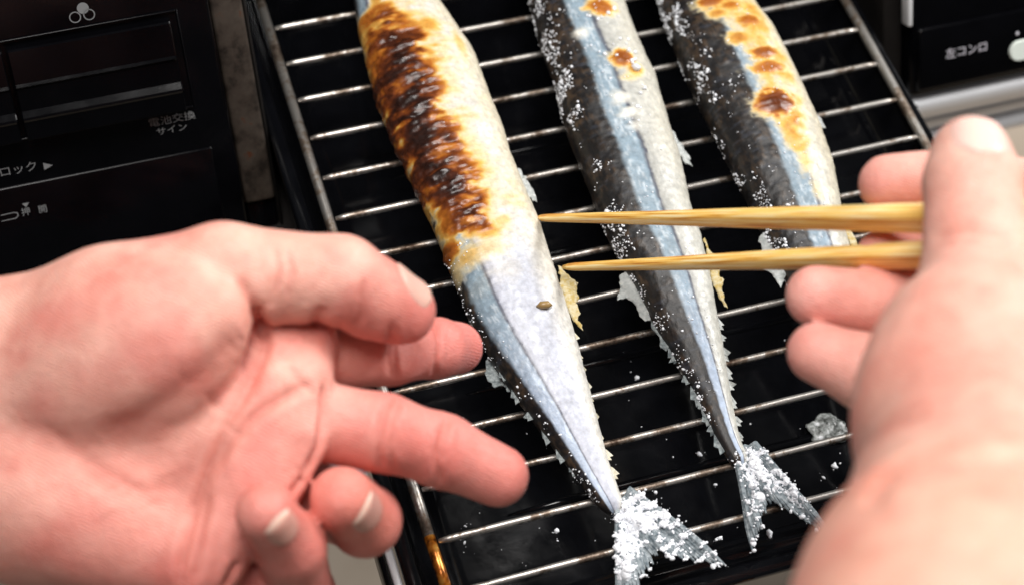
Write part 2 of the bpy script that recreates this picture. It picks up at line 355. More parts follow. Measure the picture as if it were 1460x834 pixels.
# ------------------------------------------------------------------ wire rack
WS = .0183; rack = tag(empty('wire_rack', (.11, .14, -.02)), 'silver wire grill rack with burnt spots standing in the black tray', 'rack')
def rod_path(x):
    b = [(x, .31, -.0006), (x, .15, -.0006), (x, .02, -.0006), (x, .0025, -.0006), (x + .0001, -.004, -.0006)]
    for k in range(1, 7): t = k / 6 * R(80); b.append((x + .0012 * k / 6, -.006 - .012 * math.sin(t), -.0006 - .012 * (1 - math.cos(t)) * .9))
    b.append((x + .0015, -.0195, -.0185)); return b
for x in (0., .22):
    pth = np.array(rod_path(x)); link('side_rod', tubemesh('side_rod', pth[:4], .0018, 14), M['rod'], rack)
    link('front_leg', tubemesh('front_leg', pth[3:], .00182, 14), M['burnt'], rack)
wv = None
for k in range(-16, 2):
    y = -k * WS
    xs = np.linspace(.0022, .2178, 60)
    j = (fbm(np.c_[xs * 220, np.full(60, k * 3.1), np.zeros(60)], 2) - .5)
    rad = .00116 * (1 + .16 * j) * np.minimum(1, np.minimum((xs - .0012) / .004, (.2188 - xs) / .004) * .5 + .5)
    pts = np.c_[xs, np.full(60, y) + .0004 * math.sin(k * 2.3) * np.sin(xs * 14 + k), np.full(60, .0002)]
    link('wire', tubemesh('wire', pts, rad, 10), M['wire'], rack)

# ------------------------------------------------------------------ fish
def edge(pts, z=.0125):
    A = np.array([at(px, py, z) for px, py in pts]); o = np.argsort(A[:, 1]); return A[o, 1], A[o, 0]
def surface_nets(F, o, h):
    s = F < 0; n = F.shape
    cnt = np.zeros([k - 1 for k in n], np.int8); acc = np.zeros((*cnt.shape, 3), np.float32); sl = lambda d, i, k: slice(d, n[i] - 1 + d)
    import itertools
    for ax in range(3):
        for d in itertools.product((0, 1), repeat=2):
            oth = [i for i in range(3) if i != ax]; i0 = [None] * 3; i1 = [None] * 3
            i0[ax] = slice(0, n[ax] - 1); i1[ax] = slice(1, n[ax])
            for q, e in zip(oth, d): i0[q] = i1[q] = slice(e, n[q] - 1 + e)
            A, B = F[tuple(i0)], F[tuple(i1)]; cr = (A < 0) != (B < 0); t = np.where(cr, A / np.where(cr, A - B, 1), 0)
            cnt += cr; acc[..., ax] += np.where(cr, t, 0)
            for q, e in zip(oth, d): acc[..., q] += cr * e
    ok = cnt > 0; idx = -np.ones(cnt.shape, np.int64); idx[ok] = np.arange(ok.sum())
    ijk = np.stack(np.nonzero(ok), -1); V = (ijk + acc[ok] / cnt[ok][:, None]) * h + o
    Q = []
    for ax in range(3):
        u, w = [(1, 2), (2, 0), (0, 1)][ax]
        i0 = [slice(None)] * 3; i1 = [slice(None)] * 3; i0[ax] = slice(0, n[ax] - 1); i1[ax] = slice(1, n[ax])
        A, B = s[tuple(i0)], s[tuple(i1)]; e = np.stack(np.nonzero(A != B), -1)
        e = e[(e[:, u] > 0) & (e[:, w] > 0) & (e[:, u] < n[u] - 1) & (e[:, w] < n[w] - 1)]
        fl = A[tuple(e.T)]; g = []
        for du, dw in ((0, 0), (1, 0), (1, 1), (0, 1)):
            c = e.copy(); c[:, u] -= du; c[:, w] -= dw; g.append(idx[tuple(c.T)])
        g = np.stack(g, -1); g[~fl] = g[~fl][:, ::-1]; Q.append(g)
    Q = np.concatenate(Q); return V, Q[(Q >= 0).all(1)]
RAMP_T = np.array([0, .18, .34, .5, .66, .82, 1.0])
RAMP_C = np.array([(.60, .58, .52), (.68, .57, .33), (.62, .36, .08), (.38, .12, .015), (.15, .036, .008), (.055, .014, .006), (.018, .007, .005)])
def browned(t): t = np.clip(t, 0, 1); return np.stack([np.interp(t, RAMP_T, RAMP_C[:, k]) for k in range(3)], -1)

def make_grains(name, pts, sizes, parent, nrm_lift=.3, label=None):
    bm = bmesh.new(); bmesh.ops.create_icosphere(bm, subdivisions=1, radius=1); bv = np.array([v.co for v in bm.verts]); bf = np.array([[v.index for v in f.verts] for f in bm.faces]); bm.free()
    n = len(pts); V = []; 
    r2 = np.random.default_rng(len(pts))
    sc = r2.uniform(.6, 1.25, (n, 1, 3)) * np.asarray(sizes)[:, None, None]
    jit = r2.uniform(.72, 1.2, (n, len(bv), 1))
    ang = r2.uniform(0, 6.28, n); c, s = np.cos(ang), np.sin(ang)
    L = bv[None] * jit * sc; L = np.stack([L[..., 0] * c[:, None] - L[..., 1] * s[:, None], L[..., 0] * s[:, None] + L[..., 1] * c[:, None], L[..., 2]], -1)
    V = (np.asarray(pts)[:, None] + L).reshape(-1, 3); F = (bf[None] + np.arange(n)[:, None, None] * len(bv)).reshape(-1, 3)
    return tag(link(name, fastmesh(name, V, F), M['salt'], parent, smooth=False), kind='stuff')

def crust(pts, rad, parent, h=.00022):
    """caked salt: overlapping grains fused into one lumpy sheet"""
    lo = pts.min(0) - .002; n = np.ceil((pts.max(0) + .002 - lo) / h).astype(int); D = np.full(n, .002, np.float32); r2 = np.random.default_rng(len(pts))
    for q, r in zip(pts, rad):
        a = np.floor((q - 2.6 * r - lo) / h).astype(int).clip(0); b_ = np.minimum(np.ceil((q + 2.6 * r - lo) / h).astype(int), n)
        g = np.stack(np.meshgrid(*[lo[k] + h * np.arange(a[k], b_[k]) for k in range(3)], indexing='ij'), -1) - q
        e = r2.uniform(.75, 1.3, 3); d = (np.linalg.norm(g / e, axis=-1) - r).astype(np.float32)
        sl = tuple(slice(x, y) for x, y in zip(a, b_)); A = D[sl]; kk = .00035; hh = np.maximum(kk - np.abs(A - d), 0) / kk; D[sl] = np.minimum(A, d) - hh ** 3 * kk / 6
    V, Q = surface_nets(D, lo, h); V = V + (np.stack([fbm(V * 2600 + s, 2) for s in (0, 31, 67)], -1) - .5) * .00022
    return tag(link('salt_crust', fastmesh('salt_crust', V, Q), M['salt'], parent), kind='stuff')
def fin_plate(name, pts, zs, m, parent, thick=.0003, seed=0):
    """thin frayed membrane: outline roughened, surface rippled along the rays"""
    r2 = np.random.default_rng(len(pts) * 7 + int(pts[0][0])); out = []
    for (a, b_) in zip(pts, pts[1:] + pts[:1]):
        L = math.dist(a, b_); n = max(1, int(L / 4))
        for k in range(n): t = k / n; out.append((a[0] + (b_[0] - a[0]) * t + (r2.normal(0, .9) if k else 0), a[1] + (b_[1] - a[1]) * t + (r2.normal(0, .9) if k else 0)))
    P = np.array([at(px, py, zs) for px, py in out]); bm = bmesh.new(); bm.faces.new([bm.verts.new(p_) for p_ in P])
    bmesh.ops.triangulate(bm, faces=bm.faces[:]); bmesh.ops.subdivide_edges(bm, edges=bm.edges[:], cuts=2, use_grid_fill=True)
    V = np.array([v.co for v in bm.verts]); d = nrm_(P[len(P) // 2] - P[0]); s = np.cross(d, [0, 0, 1.]); w = V @ s
    z = .0009 * (fbm(V * 260 + seed, 3) - .5) + .00022 * np.sin(w * 7000)
    for v, dz in zip(bm.verts, z): v.co.z += dz
    me = bpy.data.meshes.new(name); bm.to_mesh(me); bm.free(); o = link(name, me, m, parent); md = o.modifiers.new('thickness', 'SOLIDIFY'); md.thickness = thick; return o
def nrm_(v): return v / np.linalg.norm(v)

def make_fish(label, Lp, Rp, dark, blue, spots, field=None, yhead=.295, seed=0, ytail=None, belly=(.60, .60, .585), flank=(.60, .63, .69), dorsal_salt=0, warm=0.):
    (yl, xl), (yr, xr) = edge(Lp), edge(Rp)
    y0 = (max(yl[0], yr[0]) if ytail is None else ytail) - .003
    ns, na = 560, 190
    Y = np.linspace(y0, yhead, ns)
    ytop = min(yl[-1], yr[-1]); kk = 10
    sl = np.polyfit(yl[-4:], xl[-4:], 1)[0]; sr = np.polyfit(yr[-4:], xr[-4:], 1)[0]; ms = (sl + sr) / 2
    def ext(y, yy, xx): return np.where(y > ytop, np.interp(ytop, yy, xx) + ms * (y - ytop), np.interp(y, yy, xx))
    XL, XR = ext(Y, yl, xl), ext(Y, yr, xr)
    ker = np.hanning(31); ker /= ker.sum(); sm1 = lambda a: np.convolve(np.pad(a, 15, 'edge'), ker, 'valid')
    XL, XR = sm1(XL), sm1(XR)
    c = (XL + XR) / 2; a = (XR - XL) / 2
    hd = np.clip((Y - (yhead - .06)) / .06, 0, 1); a = a * np.sqrt(np.maximum(1 - hd ** 2.2, .0009))
    tp = np.clip((Y - y0) / .004, 0, 1); tp = .35 + .65 * np.sqrt(tp * (2 - tp)); a = a * tp
    b = a * .62 + .0004; zc = .0014 + b
    th = np.linspace(0, 2 * np.pi, na, endpoint=False)
    ct, st = np.cos(th), np.sin(th); e = 2 / 2.25
    ux, uz = np.sign(ct) * np.abs(ct) ** e, np.sign(st) * np.abs(st) ** e
    P = np.stack([c[:, None] + a[:, None] * ux, np.repeat(Y[:, None], na, 1), zc[:, None] + b[:, None] * uz], -1)
    N = np.stack([np.repeat((ct)[None], ns, 0) * b[:, None], np.zeros((ns, na)), np.repeat(st[None], ns, 0) * a[:, None]], -1); N /= np.linalg.norm(N, axis=-1, keepdims=True) + 1e-9
    # parametric coordinates
    U = np.repeat(ct[None], ns, 0); TOP = st[None] > -.35
    s_ = (Y[:, None] - y0) / (yhead - y0) + 0 * U
    Q = np.stack([P[..., 0] * 1000, P[..., 1] * 1000, P[..., 2] * 1000], -1) + seed * 100
    n1 = fbm(Q * .12, 4); n2 = fbm(Q * .5, 4); n3 = fbm(Q * np.array([.22, 1.1, .22]), 4); n4 = fbm(Q * np.array([1.6, .35, 1.6]), 3)
    # pigment: dark back (left), blue band, lateral line, silver flank and belly
    db = np.interp(Y, *zip(*dark))[:, None] + (n2 - .5) * .10; bb = np.interp(Y, *zip(*blue))[:, None] + (n2 - .5) * .05
    col = np.zeros((ns, na, 3)) + np.array(flank)
    col = lerp(col, belly, sm(U + (n1 - .5) * .3, .25, .8))
    if warm: col = lerp(col, (.60, .53, .38), np.clip(sm(U + (n1 - .5) * .8, .2, .9) * warm * sm(Y[:, None], .05, .13), 0, 1))
    col *= (.84 + .34 * n4 * n2 * 2)[..., None]
    mott = (.75 + .6 * n2)[..., None]
    blu = np.array((.21, .275, .325)) * mott; blu = lerp(blu, (.48, .54, .58), np.clip(sm(n4, .5, .75) * .8, 0, 1))
    blu = lerp(blu, (.50, .58, .74), .6 * sm(-Y[:, None] + 0 * U, -.075, -.02))
    col = lerp(col, (.17, .17, .23) if field is scorch1 else (.19, .19, .17), (.55 if field is scorch1 else .4) * np.exp(-np.clip(U - bb, 0, 9) / .13) * (.7 + .6 * n2))
    inb = sm(U, bb + .03, bb - .03)
    col = col * (1 - inb[..., None]) + blu * inb[..., None]
    ln = np.exp(-((U - bb - .01) / .036) ** 2) * (.5 + .7 * n2); col = lerp(col, (.05, .055, .08), np.clip(ln * 1.2, 0, .9))
    drk = np.array((.008, .0075, .008)) + .72 * np.array((.05, .03, .015)) * sm(n2 * .6 + n4 * .4, .42, .72)[..., None] * (.5 + sm(n1, .4, .65))[..., None]
    drk = lerp(drk, (.035, .04, .055), .5 * sm(n3, .6, .75))
    ind = sm(U, db + .06, db - .06); col = col * (1 - ind[..., None]) + drk * ind[..., None]
    # browning
    t = np.zeros((ns, na)); H = np.zeros((ns, na))
    for (px, py, rx, ry, amt, dome) in spots:
        q = at(px, py, .024); sc = np.linalg.norm(q - CP) / FPX
        d = np.sqrt(((P[..., 0] - q[0]) / (rx * sc)) ** 2 + ((P[..., 1] - q[1]) / (ry * sc * 1.15)) ** 2)
        d = d * (1 + (n2 - .5) * .9) + (n3 - .5) * .35
        w = 1 - sm(d, .12, 1.4); rim = np.exp(-((d - .6) / .26) ** 2) * .12
        if amt < 0: col = lerp(col, (.78, .75, .66), np.clip(-amt * w, 0, 1)); H += .0005 * w; continue
        t = np.maximum(t, amt * (w + rim * (amt > .5))); H += dome * .0009 * (1 - sm(d, .2, .95))
    if field is not None: t = np.maximum(t, field(P, n1, n2, n3, U))
    t = t * (st[None] > -.5)
    bc = browned(t + (n2 - .5) * (.18 if field is scorch1 else .08) * sm(t, .1, .4)); m_ = sm(t, .02, .30); col = col * (1 - m_[..., None]) + bc * m_[..., None]
    # relief
    D = H + (n1 - .5) * .0007 + (n2 - .5) * .0005 + sm(t, .3, .7) * ((fbm(Q * np.array([.14, .5, .14]) + 7, 3) - .5) * (.0024 if field is scorch1 else .0010) + (n2 - .5) * .0006)
    D *= np.clip(a / .012, .15, 1)[:, None]
    P = P + N * D[..., None]
    root = tag(empty('grilled_fish', (float(c.mean()), float(Y.mean()), .0014)), label, 'fish', 'whole salted fish on the wire rack')
    V = np.r_[P.reshape(-1, 3), [[c[0], Y[0] - .0005, zc[0]], [c[-1], Y[-1] + .0005, zc[-1]]]]
    me = gridmesh('body', P, True)
    setcol(me, col.reshape(-1, 3)); setval(me, ((.35 + .12 * sm(t, .3, .7) + .3 * sm(n2, .5, .7)) * (1 - .5 * ind)).reshape(-1), 'gloss')
    bo = link('body', me, M['fish'], root)
    info = dict(P=P, N=N, U=U, Y=Y, c=c, a=a, b=b, zc=zc, th=th, root=root, t=t, ns=ns, na=na, n2=n2)
    return info
def fish_salt(f, n, u0, u1, y0, y1, size=.00042, seed=1, clump=.5, lift=.2):
    r2 = np.random.default_rng(seed); P, N = f['P'].reshape(-1, 3), f['N'].reshape(-1, 3)
    U = f['U'].ravel(); top = np.repeat((np.sin(f['th']) > -.25)[None], f['ns'], 0).ravel()
    nz = fbm(P * 160 + seed, 3)
    w = ((U > u0) & (U < u1) & top & (P[:, 1] > y0) & (P[:, 1] < y1)) * sm(nz, clump, clump + .18); w = w * (P[:, 2] > .002)
    idx = r2.choice(len(P), n, p=w / w.sum()); s = size * np.exp(r2.normal(-.25, .45, n))
    make_grains('salt_grains', P[idx] + N[idx] * (s * lift)[:, None], s, f['root'])
def tail_fin(f, root_px, tips, notch, z0=.004, seed=0, salt=700, rays=30):
    """forked tail: rays fan from the root to the two lobe tips"""
    r2 = np.random.default_rng(seed); root = np.array([np.mean([at(*q, z0) for q in root_px], 0)])[0]
    e0, e1 = at(*root_px[0], z0), at(*root_px[1], z0); T0, T1, NT = at(*tips[0], z0 + .001), at(*tips[1], z0 - .001), at(*notch, z0)
    V, F, pts = [], [], []
    for k in range(rays):
        t = k / (rays - 1); side = t * 2 - 1
        base = e0 * (1 - t) + e1 * t
        tip = NT + (T0 - NT) * (abs(side) ** 1.25 if side < 0 else 0) + (T1 - NT) * (abs(side) ** 1.25 if side > 0 else 0)
        outd = (tip - root); L = np.linalg.norm(outd); dirv = outd / L
        tip = tip + dirv * r2.uniform(-.0025, .0008) * (1 if abs(side) < .93 else .2)
        perp = np.cross(dirv, [0, 0, 1]); m = 9; zoff = r2.uniform(-.0004, .0004)
        w0, w1 = .0006, .0014 + .0003 * (1 - abs(side))
        curve = perp * r2.uniform(-.0007, .0007)
        for j in range(m):
            s = j / (m - 1); c = base * (1 - s) + tip * s + curve * math.sin(s * 3.14) + np.array([0, 0, zoff * s + .0008 * math.sin(3 * s + k * .5)])
            w = (w0 * (1 - s) + w1 * s) * (1 if s < .8 else max(.12, 1 - (s - .8) / .2))
            b0 = len(V); h = .00028
            V += [c - perp * w + [0, 0, -h], c + perp * w + [0, 0, -h], c + perp * w * .6 + [0, 0, h], c - perp * w * .6 + [0, 0, h]]
            if j: F += [(b0 - 4 + q, b0 - 4 + (q + 1) % 4, b0 + (q + 1) % 4, b0 + q) for q in range(4)]
            pts.append((c, s, side))
    link('tail_fin', mesh('tail_fin', V, F), M['tail'], f['root'], smooth=False)
    C_ = np.array([p[0] for p in pts]); s = np.array([p[1] for p in pts]); sd = np.array([p[2] for p in pts])
    nz = fbm(C_ * 220 + seed, 3)
    w = sm(nz, .38, .58) * (.12 + 1. * np.exp(-((s - .42) / .3) ** 2)) * (s > .10); i = r2.choice(len(C_), salt, p=w / w.sum())
    sz = .00033 * np.exp(r2.normal(-.1, .45, salt)); J = r2.normal(0, .0007, (salt, 3)); J[:, 2] = np.abs(J[:, 2]) * .9 + .0004
    crust(C_[i] + J * [.8, .8, .45], sz * 1.05, f['root'])
    k = r2.choice(len(i), len(i) // 5); make_grains('salt_grains', C_[i][k] + J[k] * 1.5, sz[k] * .8, f['root'])
def finlets(f, y0, y1, n, side, m, seed, size=.0042, name='finlet'):
    r2 = np.random.default_rng(seed)
    for k in range(n):
        y = y0 + (y1 - y0) * (k + .5) / n; i = int(np.argmin(np.abs(f['Y'] - y))); x = f['c'][i] + side * f['a'][i] * .93; z = f['zc'][i] * .9 + .0008
        L = size * r2.uniform(.5, 1.3); w = size * r2.uniform(.18, .55); y += size * r2.uniform(-.35, .35)
        A = np.array([(x - side * .0012, y + L * .6, z), (x + side * w * .35, y + L * .25, z + .0004), (x + side * w, y - L * .35, z + r2.uniform(-.0006, .0012)), (x + side * w * .45, y - L * .42, z), (x + side * w * .55, y - L * .75, z + r2.uniform(-.001, .0006)), (x - side * .0012, y - L * .6, z)])
        if side < 0: A = A[::-1]
        k_ = len(A); V = np.r_[A + [0, 0, .0002], A - [0, 0, .0002]]
        F = [tuple(range(k_ - 1, -1, -1)), tuple(range(k_, 2 * k_))] + [(q, (q + 1) % k_, k_ + (q + 1) % k_, k_ + q) for q in range(k_)]
        link(name, mesh(name, V, F), m, f['root'], smooth=False)

def scorch1(P, n1, n2, n3, U):
    path = [(548, 25, 34, .66), (566, 70, 44, .85), (574, 115, 46, .98), (588, 160, 44, .98), (606, 205, 44, .92), (628, 240, 42, .95), (648, 272, 38, .9), (668, 298, 30, .78), (690, 318, 16, .6)]
    A = np.array([[*at(px, py, .0245)[:2], r * .00026, v] for px, py, r, v in path])
    d = np.full(P.shape[:2], 9.); v = np.zeros(P.shape[:2])
    for i in range(len(A) - 1):
        for s in np.linspace(0, 1, 5):
            q = A[i] * (1 - s) + A[i + 1] * s; dd = np.hypot(P[..., 0] - q[0], (P[..., 1] - q[1]) * .8) / q[2]; v = np.where(dd < d, q[3], v); d = np.minimum(d, dd)
    Q = P * 1000; nb = fbm(Q * np.array([.13, .16, .1]) + 40, 3); nw = fbm((Q + Q[..., [1, 0, 2]] * [.25, -.0, 0]) * np.array([.12, .30, .1]) + 9, 4)
    d = d + (nw - .5) * 1.5 + (n2 - .5) * .5 + (nb - .5) * 1.5
    t = v * (1 - sm(d, .35, 1.6)) * (.64 + .42 * sm(nw, .3, .62) + .55 * (nb - .45) + .2 * (n2 - .5))
    halo = .34 * np.clip(1 - (d + (n1 - .5) * .6 - .7) / 2.1, 0, 1) ** 1.1 * sm(U, -.95, -.1)
    return np.maximum(t, halo)
def belly3(P, n1, n2, n3, U):
    A = np.array([[*at(px, py, .0245)[:2], r * .00026] for px, py, r in [(1030, -30, 40), (1056, 15, 40), (1086, 62, 36), (1108, 108, 34), (1124, 165, 30), (1140, 200, 20)]]); d = np.full(P.shape[:2], 9.)
    for i in range(len(A) - 1):
        for s in np.linspace(0, 1, 5):
            q = A[i] * (1 - s) + A[i + 1] * s; d = np.minimum(d, np.hypot(P[..., 0] - q[0], P[..., 1] - q[1]) / q[2])
    nb = fbm(P * 1000 * .2 + 77, 3)
    return (.22 + .5 * (nb - .38)) * (1 - sm(d + (n2 - .5) * .5 + (n1 - .5) * .5, .5, 1.35))
f1L = [(502, -30), (505, 0), (511, 48), (526, 110), (540, 158), (556, 197), (586, 259), (620, 331), (645, 390), (672, 462), (706, 516), (757, 584), (814, 652), (858, 707), (880, 724)]
f1R = [(610, -30), (624, 0), (648, 38), (677, 86), (696, 139), (720, 197), (729, 230), (748, 273), (768, 316), (785, 369), (799, 411), (818, 468), (828, 502), (842, 548), (857, 599), (871, 644), (892, 696)]
fa = make_fish('most charred whole fish with long dark brown scorch and lavender silver tail half', f1L, f1R,
    dark=[(-.01, -.5), (.03, -.68), (.06, -.85), (.10, -.92), (.3, -.95)], blue=[(-.01, -.15), (.03, -.26), (.06, -.42), (.10, -.52), (.16, -.7), (.3, -.8)],
    spots=[(640, 342, 22, 20, .62, .8), (695, 352, 48, 26, .24, .6), (668, 358, 34, 24, .30, .5), (650, 372, 22, 20, .22, .2), (720, 380, 40, 30, .12, 0), (690, 400, 40, 26, .08, 0), (610, 38, 24, 22, .42, .3), (640, 120, 30, 60, .22, 0), (672, 210, 30, 60, .22, 0), (655, 60, 12, 40, .3, 0)],
    field=scorch1, seed=1, warm=.75, belly=(.58, .565, .52), flank=(.50, .52, .585))
fish_salt(fa, 160, -1.1, -.6, -.01, .1, .0003, 3, .45)
tail_fin(fa, [(897, 694), (878, 726)], [(1035, 807), (884, 880)], (938, 792), seed=1, salt=2700)
finlets(fa, .058, .004, 9, 1, M['finc'], 5, .0050); finlets(fa, .052, .006, 6, -1, M['fing'], 6, .0055)
fin_plate('anal_fin', [(796, 378), (810, 392), (824, 404), (822, 416), (826, 424), (821, 432), (828, 447), (824, 452), (831, 471), (822, 462), (808, 440), (798, 410)], .0105, M['finy'], fa['root'])
fin_plate('pelvic_fin', [(727, 224), (744, 246), (760, 270), (766, 289), (756, 282), (752, 287), (744, 264), (730, 244)], .0115, M['fin'], fa['root'])
fin_plate('dorsal_fin', [(700, 498), (692, 516), (694, 540), (706, 552), (716, 548), (724, 558), (736, 556), (742, 552), (728, 530)], .0075, M['fing'], fa['root'])
# a small seed-like fleck on the flank
q = at(776, 436, .0215); me = tubemesh('seed_fleck', [q + [-.0026, .0004, 0], q + [-.0012, .0002, .0005], q + [.0012, -.0002, .0005], q + [.0026, -.0004, 0]], [.0002, .0013, .0013, .0002], 10)
m, nt, p = mat('seed fleck'); p.inputs['Base Color'].default_value = (.30, .19, .07, 1); p.inputs['Roughness'].default_value = .35; link('seed_fleck', me, m, fa['root'])

f2L = [(748, -30), (755, 0), (770, 65), (793, 126), (806, 186), (828, 237), (851, 297), (881, 362), (906, 400), (930, 447), (961, 495), (997, 549), (1025, 605), (1046, 636)]
f2R = [(874, -30), (886, 0), (911, 65), (934, 116), (951, 176), (969, 227), (987, 302), (1002, 342), (1015, 392), (1022, 428), (1034, 479), (1045, 536), (1058, 597), (1066, 620), (1073, 630)]
fb = make_fish('lightly browned whole fish lying in the middle of the wire rack', f2L, f2R,
    dark=[(0, .0), (.03, -.05), (.10, -.26), (.2, -.38), (.3, -.4)], blue=[(0, .38), (.03, .3), (.10, .12), (.2, -.02), (.3, -.02)],
    spots=[(887, 84, 22, 18, .62, .9), (905, 98, 16, 16, .45, .3), (897, 112, 18, 10, .25, 0), (856, 10, 24, 18, .56, .6), (884, 142, 15, 12, -.9, 0), (897, 163, 18, 10, -.8, 0), (829, 48, 13, 9, -.9, 0), (905, 180, 10, 8, -.6, 0)],
    seed=2, warm=.25, belly=(.47, .465, .42), flank=(.43, .43, .40))
fish_salt(fb, 1300, -1.2, -.72, .06, .24, .00031, 8, .44); fish_salt(fb, 240, -.75, .5, .02, .24, .0003, 9, .45); fish_salt(fb, 160, -1.1, -.6, .0, .06, .00035, 10, .4)
fish_salt(fb, 40, -.1, .6, .13, .2, .0008, 12, .5)
tail_fin(fb, [(1078, 630), (1044, 640)], [(1191, 767), (1074, 784)], (1098, 715), seed=2, salt=1250)
finlets(fb, .052, .006, 8, 1, M['fin'], 15, .0046); finlets(fb, .046, .004, 8, -1, M['fing'], 16, .0056)
fin_plate('anal_fin', [(1004, 340), (1014, 360), (1026, 372), (1026, 394), (1032, 398), (1029, 410), (1037, 440), (1027, 428), (1016, 404)], .0115, M['finy'], fb['root'])
fin_plate('dorsal_fin', [(898, 384), (884, 392), (884, 412), (880, 428), (892, 424), (904, 432), (912, 450), (920, 458), (928, 456), (922, 432), (908, 400)], .0100, M['fin'], fb['root'])
fin_plate('dorsal_fin', [(926, 450), (930, 470), (940, 480), (942, 496), (950, 500), (956, 492), (940, 462)], .0085, M['fing'], fb['root'])
fin_plate('pelvic_fin', [(954, 180), (964, 196), (978, 216), (988, 238), (978, 234), (968, 222), (966, 232), (958, 212)], .0125, M['fin'], fb['root'])

f3L = [(930, -30), (939, 0), (951, 45), (982, 121), (1017, 191), (1052, 257), (1092, 332), (1120, 385), (1150, 436), (1190, 495), (1230, 552), (1262, 590)]
f3R = [(1050, -30), (1067, 0), (1102, 50), (1135, 116), (1168, 186), (1188, 242), (1205, 322), (1222, 380), (1238, 430), (1256, 490), (1272, 540), (1287, 584)]
fc = make_fish('whole fish with yellow brown blistered belly, its tail hidden by the hand holding chopsticks', f3L, f3R,
    dark=[(0, -.05), (.10, -.2), (.14, -.16), (.18, -.10), (.3, -.1)], blue=[(0, .36), (.10, .2), (.13, .14), (.16, .14), (.3, .14)],
    spots=[(1104, 152, 36, 25, .74, 1.2), (1094, 101, 32, 14, .54, .5), (1088, 80, 28, 12, .6, .7), (1066, 34, 26, 13, .54, .5), (1052, 60, 22, 16, .46, .3), (1014, 4, 30, 14, .6, .8), (1040, 12, 26, 14, .5, .3), (1022, 24, 20, 12, .45, .3), (1150, 228, 18, 26, .28, 0), (1168, 262, 14, 20, .2, 0)],
    field=belly3,
    seed=3, warm=.6, belly=(.50, .47, .39), flank=(.41, .42, .40), ytail=.0)
fish_salt(fc, 1300, -1.2, -.72, .05, .24, .00031, 18, .44); fish_salt(fc, 240, -.75, .4, .06, .2, .0003, 19, .45)
tail_fin(fc, [(1290, 580), (1258, 592)], [(1390, 690), (1290, 720)], (1310, 660), seed=3, salt=500)
fin_plate('dorsal_fin', [(1090, 328), (1082, 340), (1086, 352), (1088, 384), (1098, 388), (1108, 402), (1114, 410), (1118, 400), (1122, 390)], .0110, M['fin'], fc['root'])
fin_plate('pelvic_fin', [(1150, 146), (1160, 158), (1172, 174), (1177, 184), (1166, 184), (1156, 168)], .0125, M['fin'], fc['root'])
fin_plate('anal_fin', [(1200, 318), (1214, 330), (1222, 346), (1224, 370), (1216, 360)], .0115, M['finy'], fc['root'])

# salt fallen on the tray
r2 = np.random.default_rng(5); pts, sz = [], []
for px, py, s in [(1190, 663, .0017), (1097, 762, .0016), (935, 701, .0011), (794, 757, .0011), (1086, 780, .0018), (1078, 784, .0014), (1092, 782, .0013), (1020, 770, .0009), (1025, 767, .0012), (1118, 775, .001), (1143, 775, .001), (1147, 771, .0006), (909, 538, .0012), (998, 648, .0010), (795, 770, .0006), (1173, 680, .0009), (1007, 822, .0008), (1193, 700, .0008), (662, 773, .0008), (1020, 690, .0009), (997, 770, .0006), (664, 750, .0006)]:
    for k in range(4): q = at(px, py, -.0205); pts.append(q + np.array([*(r2.normal(0, s * (.2 if k < 2 else 1.1), 2)), 0])); sz.append(s * (.85, .6, .25, .18)[k])
for k in range(90):
    px, py = r2.uniform(620, 1230), r2.uniform(480, 810); pts.append(at(px, py, -.0206)); sz.append(.00022 * math.exp(r2.normal(0, .4)))
fs = make_grains('spilled_salt', pts, sz, None); tag(fs, 'white salt grains fallen onto the black tray floor', 'salt')
# half-melted salt and fat lump
q = at(1180, 610, -.0195); n, k = 26, 40; ph = np.linspace(0, np.pi / 2, n)[:, None]; tt = np.linspace(0, 2 * np.pi, k, endpoint=False)[None]
Vv = np.stack([np.sin(ph) * np.cos(tt) * .0072, np.sin(ph) * np.sin(tt) * .0055, np.cos(ph) * .0022 + 0 * tt], -1); nn = fbm(Vv * 380 + 5, 3)
Vv = Vv * (1 + (nn - .5)[..., None] * [.9, .9, .5]) + q + [0, 0, -.0006]
me = gridmesh('fat_lump', Vv[::-1], True); m, nt, p = mat('congealed fat')
nt.links.new(ramp(nt, noise(nt, 420, 4), [(.38, (.05, .055, .05)), (.55, (.3, .32, .31)), (.68, (.72, .74, .76))]), p.inputs['Base Color']); p.inputs['Roughness'].default_value = .25; bump(nt, p, noise(nt, 500, 4), .0006, .8)
tag(link('fat_lump', me, m), 'whitish half melted lump of salty fat on the tray floor', 'fat lump')
# drops of water / oil
for i, (px, py, r) in enumerate([(742, 797, .0009), (746, 805, .0009), (752, 790, .0006), (540, 378, .0028)]): pass

